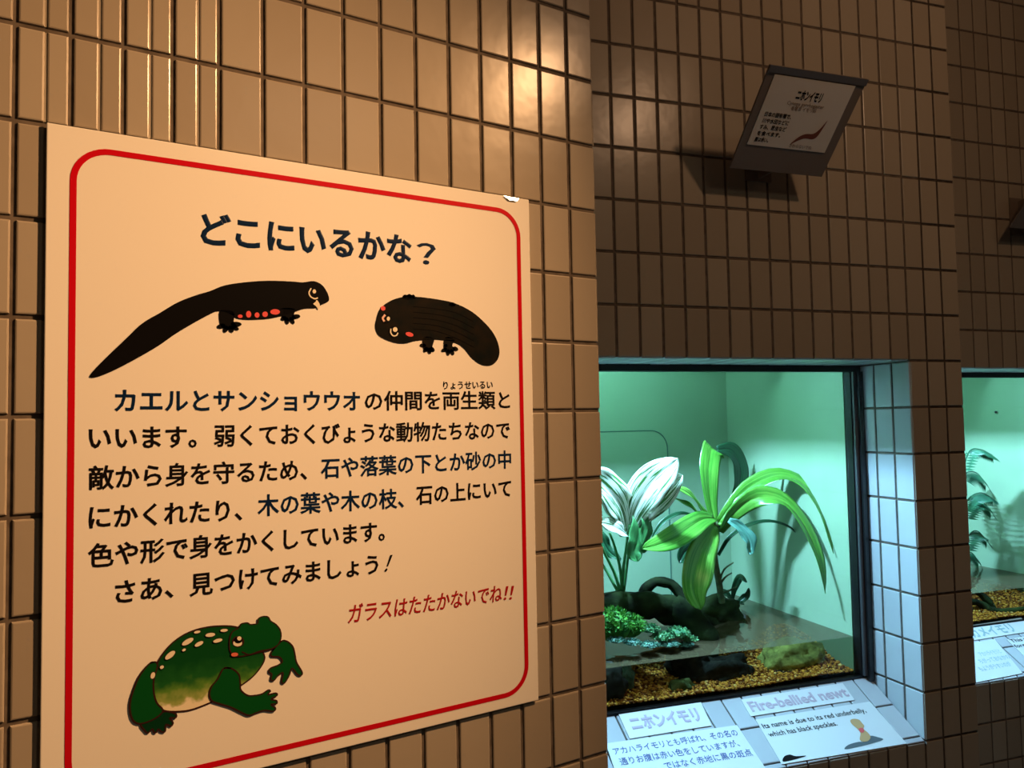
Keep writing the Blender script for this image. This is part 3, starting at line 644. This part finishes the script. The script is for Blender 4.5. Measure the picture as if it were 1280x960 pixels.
clump(FB, 'creeping_plant', [(at(812, 786, .25), (.022, .010)), (at(828, 796, .235), (.024, .010)), (at(848, 791, .24), (.026, .012)), (at(862, 799, .24), (.016, .007))], 1200, .0075, M_MOSS3, 'low pale green creeping plant at the waterline, right of the moss mound', 'plant', 2)
clump(FB, 'floating_weed', [(at(790, 803, .215), (.020, .006)), (at(812, 806, .215), (.022, .006)), (at(836, 805, .22), (.022, .006)), (at(770, 800, .22), (.018, .006)), (at(858, 806, .225), (.014, .005))], 1300, .006, M_MOSS2, 'bluish floating weed on the water in front of the moss mound', 'plant', 4)
# driftwood
M_WOOD = mat('driftwood', rough=.9, spec=.05, build=noisy((.005, .005, .003), (.018, .028, .008), 22, .7, 6))
M_WOODM = mat('mossy_wood', rough=.85, spec=.15, build=noisy((.012, .014, .008), (.05, .075, .02), 22, .6, 6))
dw = MB()
dw.tube(spline([at(735, 762, .34), at(775, 758, .35), at(812, 756, .36), at(840, 764, .37), at(868, 778, .38), at(912, 782, .40)], 20), [.034, .036, .033, .034, .036, .032, .030, .031, .033, .030, .032, .036, .034, .030, .029, .030, .028, .024, .02, .015, .008], 12)
dw.tube(spline([at(800, 742, .37), at(818, 728, .37), at(835, 729, .38), at(849, 742, .37), at(862, 768, .34)], 14), [.010, .012, .013, .012, .011, .012, .012, .011, .012, .013, .013, .012, .012, .012, .010], 8)
dw.tube(spline([at(842, 758, .36), at(866, 776, .32), at(880, 792, .29), at(886, 806, .28), at(880, 830, .27)], 14), [.030, .033, .032, .030, .032, .03, .028, .03, .03, .028, .026, .026, .026, .026, .024], 10)
for k, q in enumerate(dw.v): q += .005*Vector((noise.noise(q*30), noise.noise(q*30+Vector((5, 0, 0))), noise.noise(q*30+Vector((0, 9, 0)))))
tag(obj('driftwood', dw.out(), M_WOOD, smooth=True), 'dark driftwood log lying behind the moss in the nearer terrarium', 'driftwood')
# rocks
M_ROCKY = mat('mossy_rock', rough=.85, spec=.12, build=noisy((.13, .125, .03), (.36, .36, .09), 40, .8, 6, .35, .6))
M_ROCKD = mat('dark_rock', rough=.85, spec=.12, build=noisy((.010, .010, .008), (.035, .033, .025), 30, .8, 6))
M_ROCKG = mat('green_stone', rough=.85, spec=.12, build=noisy((.04, .06, .018), (.13, .16, .05), 30, .8, 6))
M_ROCKR = mat('reddish_rock', rough=.85, spec=.12, build=noisy((.06, .03, .018), (.17, .09, .05), 30, .8, 6))
def rock(label, c, rad, m, seed, amp=.35, f=2.0):
    tag(obj('rock', blob(c, rad, seed, amp, f, 4), m, smooth=True), label, 'rock')
rock('yellow-green mossy rock rising through the water near the right side of the nearer terrarium', at(990, 826, .25), (.080, .046, .050), M_ROCKY, 11)
rock('dark rock under the mossy yellow-green rock, on the gravel', at(975, 846, .225), (.050, .025, .020), M_ROCKD, 12)
rock('long dark rock under water in the middle of the nearer terrarium', at(898, 842, .24), (.088, .034, .038), M_ROCKD, 13)
rock('small mossy stone lying against the glass above the Japanese name strip', at(853, 866, .205), (.034, .020, .030), M_ROCKG, 14)
rock('dark greenish rock at the far left of the nearer terrarium, against the glass', at(762, 856, .20), (.034, .024, .040), M_ROCKD, 15)
rock('pale green stone between the left dark rock and the gravel heap', at(783, 846, .215), (.016, .016, .030), mat('pale_green_rock', rough=.85, spec=.12, build=noisy((.05, .09, .055), (.16, .22, .14), 40, .6, 5)), 16)
rock('reddish rock standing behind the mossy rock, beside the right glass', at(1024, 812, .33), (.034, .034, .045), M_ROCKR, 17)
rock('flat reddish stone on the gravel in front of the long dark rock', at(905, 855, .235), (.036, .018, .012), M_ROCKR, 18)
rock('black rock behind the floating weed, below the hanging leaf', at(862, 830, .26), (.050, .034, .040), M_ROCKD, 19)
rock('broad black rock at the foot of the arching strap-leaved plant, behind the driftwood', at(885, 772, .44), (.095, .060, .050), M_WOOD, 20)
# small leafy plant behind, at the foot of the dracaena
bp_ = thing('dark_fern', FB.P(925, 752, .52), 'small dark plant at the foot of the arching dracaena', 'plant')
for a, w in ((((915, 752, .50), (918, 735, .49), (925, 722, .48), (934, 728, .47)), .022), (((918, 755, .50), (908, 742, .48), (897, 740, .46)), .02), (((920, 755, .50), (932, 745, .49), (936, 735, .48)), .02), (((914, 755, .5), (905, 750, .47), (898, 756, .45)), .018), (((916, 756, .49), (922, 752, .46), (930, 756, .44)), .018)):
    leaf(FB, 'leaf', a, w, (.1, -.8, .5), M_DARKLEAF, bp_, .2)

# ------------------------------------------------------------------ the farther terrarium
def atc(px, py, d): return FC.P(px, py, d)
M_PALM = leafmat('palm_leaf', (.015, .09, .045), (.04, .17, .08), .3, .4, 20, streak=False)
pl = thing('feather_palm', atc(1203, 745, .36), 'dark feathery palm at left edge of the farther terrarium', 'plant')
obj('trunk', MB().tube(spline([atc(1203, 745, .36), atc(1205, 700, .36), atc(1203, 640, .35), atc(1201, 590, .34)], 8), [.011, .010, .009, .009, .008, .008, .007, .006, .005], 8).out(), M_CANE, pl, True)
def frond(pts, L, n=26):
    P = spline([atc(*q) for q in pts], n); v, f = [], []
    mb = MB().tube(P, [.0025-.0015*i/n for i in range(n+1)], 5); v, f = mb.v, mb.f
    for i in range(2, n+1):
        tg = (P[i]-P[i-1]).normalized()
        for s_ in (-1, 1):
            sd = (s_*.7*FC.N+.75*tg-Vector((0, 0, .75))).normalized(); l = L*(1-.55*abs(i/n-.4)); w = tg*.0075; k = len(v)
            v += [P[i]-w*.5, P[i]+sd*l*.5+w*.2, P[i]+sd*l-Vector((0, 0, .1*l)), P[i]+sd*l*.5-w]; f.append((k, k+1, k+2, k+3))
    obj('frond', (v, f), M_PALM, pl)
for a, L in ((((1202, 592, .34), (1212, 564, .32), (1226, 562, .31), (1241, 569, .30)), .045), (((1202, 640, .35), (1212, 622, .33), (1226, 616, .32), (1240, 622, .31)), .05), (((1203, 650, .35), (1213, 630, .35), (1228, 628, .35), (1239, 640, .35)), .05), (((1202, 600, .35), (1210, 590, .38), (1222, 592, .40), (1233, 606, .41)), .055), (((1203, 690, .36), (1212, 668, .35), (1222, 664, .35), (1234, 676, .35)), .05), (((1203, 610, .35), (1196, 590, .34), (1188, 590, .33), (1180, 605, .32)), .05), (((1203, 700, .36), (1208, 690, .40), (1216, 692, .42), (1224, 704, .43)), .05)):
    frond(a, L)
rt = MB()
for a in (((1196, 742, .26), (1216, 739, .25), (1230, 746, .24), (1240, 758, .225), (1243, 766, .22)), ((1198, 757, .24), (1216, 752, .24), (1230, 757, .23), (1240, 765, .215), (1258, 768, .205)), ((1240, 763, .215), (1252, 765, .205), (1266, 764, .20), (1285, 760, .195))):
    rt.tube(spline([atc(*q) for q in a], 12), [.010, .011, .010, .010, .009, .009, .010, .011, .010, .009, .009, .008, .006], 9)
for q in rt.v: q += .003*Vector((noise.noise(q*50), noise.noise(q*50+Vector((5, 0, 0))), noise.noise(q*50+Vector((0, 9, 0)))))
tag(obj('driftwood', rt.out(), M_WOODM, smooth=True), 'twisted brown root in the gravel of the farther terrarium', 'driftwood')
u_, z_ = 0, 0
sw = FC.O + (UC+16*TW-.0255)*U; rr = FWD+RIGHT*((1246-640)/FPX)-UP*((515-480)/FPX); hit = CAM+rr*((sw-CAM).dot(U)/rr.dot(U))
ft = thing('wall_fitting', hit, 'small black screw fitting on the wall of the farther terrarium', 'fitting')
obj('washer', MB().tube([hit, hit-U*.002], .007, 12).out(), M_TANKWALL, ft, True); obj('screw_head', MB().tube([hit-U*.002, hit-U*.006], .0042, 10).out(), M_BLACK, ft, True)

# ------------------------------------------------------------------ name cards lying on the sills
M_STRIP = mat('label_strip', (.76, .76, .75), .55)
M_LILAC = mat('ink_lilac', (.50, .40, .50), .6); M_PINKINK = mat('ink_pink', (.54, .42, .48), .6); M_BLUEINK = mat('ink_blue', (.04, .09, .30), .6)
M_TEAL = mat('ink_teal', (.34, .48, .48), .6)
def card(F, name, px4, label, cat='label', m=M_PAPER, group=None):
    """a laminated card on the sloping sill, corners tl, tr, br, bl"""
    q = [sill(F, *p, .0006) for p in px4]; r = [p+SN*.0012 for p in q]
    root = thing(name, sum(q, Vector())/4, label, cat, group)
    obj('paper', (r+q, [(0, 1, 2, 3)]+[(i, (i+1) % 4, 4+(i+1) % 4, 4+i) for i in range(4)]), m, root); return root
def stext(F, root, name, s, m, p0, p1, em, bold=.02):
    print_text(name, s, m, root, sill(F, *p0, .0022), sill(F, *p1, .0022), em, SN, bold)
c1 = card(FB, 'name_strip', [(773, 893.5), (876, 878.5), (889, 907.5), (787, 924)], 'white name strip with pale pink Japanese lettering under the nearer window', m=M_STRIP)
stext(FB, c1, 'lettering', 'ニホンイモリ', M_LILAC, (791, 913), (877, 900), .036, .05)
c2 = card(FB, 'caption_card', [(757, 930), (921, 907), (958, 963), (780, 998)], 'handwritten Japanese caption card under the pale pink Japanese name strip')
stext(FB, c2, 'lettering', 'アカハライモリとも呼ばれ、その名の', M_BLUEINK, (768, 944), (923, 919.5), .017, .006)
stext(FB, c2, 'lettering', '通りお腹は赤い色をしていますが、', M_BLUEINK, (776, 957), (925, 933), .017, .006)
stext(FB, c2, 'lettering', 'ではなく赤地に黒の斑点', M_BLUEINK, (832, 962), (941, 944.5), .017, .006)
c3 = card(FB, 'name_strip', [(926, 875), (1053, 854.5), (1068, 875.5), (938, 896)], 'white name strip reading Fire-bellied newt in pale pink letters', m=M_STRIP)
stext(FB, c3, 'lettering', 'Fire-bellied newt', M_PINKINK, (940, 890), (1062, 870.5), .034, .035)
c4 = card(FB, 'caption_card', [(944, 900), (1087, 877.5), (1133, 930), (977, 956)], 'printed English caption card about the red underbelly, with a small newt picture')
stext(FB, c4, 'lettering', 'Its name is due to its red underbelly,', M_INK, (954.5, 911.5), (1083, 891), .0165, .012)
stext(FB, c4, 'lettering', 'which has black speckles.', M_INK, (962, 922), (1047, 907.5), .0165, .012)
def sprint(root, name, pts, m, lift=.0022): return flat(name, smooth_loop([sill(FB, x, y, lift) for x, y in pts], 3), m, root)
D8 = lambda x, y: (910+x/5.333, 840+y/5.333)
g_ = sprint(c4, 'newt_picture', [D8(*p) for p in ((775, 520), (800, 490), (870, 470), (900, 470), (940, 430), (1000, 440), (1032, 455), (960, 480), (860, 505))], mat('print_slate', (.10, .13, .14), .6))
sprint(g_, 'newt_body', [D8(*p) for p in ((812, 330), (830, 318), (868, 322), (890, 345), (905, 365), (900, 385), (930, 410), (948, 440), (930, 465), (895, 470), (875, 455), (880, 415), (860, 385), (825, 355))], mat('print_ochre', (.55, .33, .14), .6), .0026)
sprint(g_, 'red_patch', [D8(*p) for p in ((868, 385), (890, 378), (905, 395), (895, 412), (878, 405))], M_PINK, .003)
sprint(c4, 'small_picture', [D8(*p) for p in ((362, 600), (372, 568), (410, 555), (450, 566), (520, 562), (470, 580), (400, 598))], M_INK)
c5 = card(FC, 'name_strip', [(1196, 785), (1276, 772.5), (1292, 789), (1200, 803.5)], 'name strip with faint teal lettering under the farther window', m=M_STRIP)
stext(FC, c5, 'lettering', 'アカメイモリ', M_TEAL, (1206, 799), (1270, 789), .036, .03)
c6 = card(FC, 'caption_card', [(1198, 806), (1243, 799.5), (1278, 842), (1208, 856)], 'faint handwritten caption card under the teal name strip of the farther window')
for s_, a, b in (('アカハライモリと', (1226, 821), (1252, 816.5)), ('ちがっておなかの', (1226, 830), (1263, 823.5)), ('もようがうすいのが', (1226, 839.5), (1265, 832.5))): stext(FC, c6, 'lettering', s_, M_TEAL, a, b, .017, .006)
c7 = card(FC, 'caption_card', [(1258, 800), (1320, 789), (1350, 818), (1290, 830)], 'caption card with tiny black print at the right edge, under the farther window')
stext(FC, c7, 'lettering', 'This newt lives in', M_INK, (1265, 804), (1320, 794.5), .0165, .012)
stext(FC, c7, 'lettering', 'forests and ponds.', M_INK, (1270, 810.5), (1325, 801), .0165, .012)

# ------------------------------------------------------------------ slanted label holders above the windows
M_ACR = mat('grey_acrylic', (.17, .13, .10), .45); M_CARD2 = mat('cream_card', (.66, .58, .47), .5)
def holder(F, u0, label, paper):
    u1 = u0+.2135; zb, zt, db, dt = .055, .197, -.060, -.190
    h = thing('label_holder', F.p((u0+u1)/2, 0, zb-.004), label, 'sign')
    b = F.p(u0, db, zb); e = (F.p(u0, dt, zt)-b); L = e.length; e.normalize(); n = U.cross(e).normalized()
    if n.z > 0: n = -n                       # faces down and out
    pb = MB().box(b-n*.004, (u1-u0)*U, e*L, n*.004)
    o = obj('face_plate', pb.out(), M_ACR, h); md = o.modifiers.new('b', 'BEVEL'); md.width = .0008
    um = (u0+u1)/2
    obj('wall_plate', MB().fbox(F, um-.03, um+.03, -.004, 0, zb, zb+.10).out(), M_ACR, h)
    ga = MB().add([F.p(um-.002+k*.004, d, z) for k in (0, 1) for d, z in ((-.004, zb+.09), (-.004, zb+.005), (db-.002, zb+.006), (dt+.006, zt-.008))], [(0, 1, 2, 3), (7, 6, 5, 4), (0, 4, 5, 1), (1, 5, 6, 2), (2, 6, 7, 3), (3, 7, 4, 0)])
    obj('bracket', ga.out(), M_ACR, h)
    cl = MB().box(b+e*(L-.012)+n*.0005, (u1-u0)*U, e*.012, n*.002)
    obj('top_clip', cl.out(), mat('dark_clip', (.10, .10, .11), .4), h)
    def q(a, c, lift=.0016): return b+U*(a*(u1-u0))+e*(c*L)+n*lift
    if True:
        A0, A1, B0, B1 = .075, .90, .255, .925
        pr = thing('label_sheet', q((A0+A1)/2, B0), paper, 'label')
        r = [q(A0, B0), q(A1, B0), q(A1, B1), q(A0, B1)]; r2 = [p-n*.0012 for p in r]
        obj('paper', (r+r2, [(0, 1, 2, 3)]+[(i, (i+1) % 4, 4+(i+1) % 4, 4+i) for i in range(4)]), M_CARD2, pr)
        def tx(nm, s, m, x0, x1, y, em, bold): print_text(nm, s, m, pr, q(x0, y, .002), q(x1, y, .002), em, n, bold, 0, e)
        tx('title_text', 'ニホンイモリ', M_INK, .36, .62, .735, .020, .04)
        tx('subtitle_text', 'Cynops pyrrhogaster', mat('ink_faded', (.25, .18, .13), .6), .30, .68, .675, .010, .01)
        tx('subtitle_text', '有尾目 イモリ科', MATS['ink_faded'], .36, .62, .63, .009, .01)
        for k, s in enumerate(('日本の固有種で、', '川や水田などに', 'すみ、昆虫など', 'を食べます。', '腹は赤い。')): tx('body_text', s, M_INK, .13, .13+(.27, .27, .27, .24, .14)[k], .545-.062*k, .0095, .02)
        pts = [(.50, .30), (.56, .385), (.62, .42), (.69, .43), (.735, .48), (.775, .575), (.76, .47), (.74, .40), (.70, .375), (.62, .375), (.55, .335)]
        flat('newt_picture', smooth_loop([q(x, y, .002) for x, y in pts], 3), mat('print_brown', (.16, .04, .02), .5), pr)
        tx('caption_text', 'さわらないでね', MATS['ink_faded'], .50, .74, .275, .008, .01)
    return h
holder(FB, .216, 'grey slanted label holder jutting from the tiles above the nearer window', 'cream newt label sheet in the holder above the nearer window')
holder(FC, .216+UC+2*TW, 'slanted label holder at the right edge, above the farther window', 'cream label sheet in the holder at the right edge of the photo')
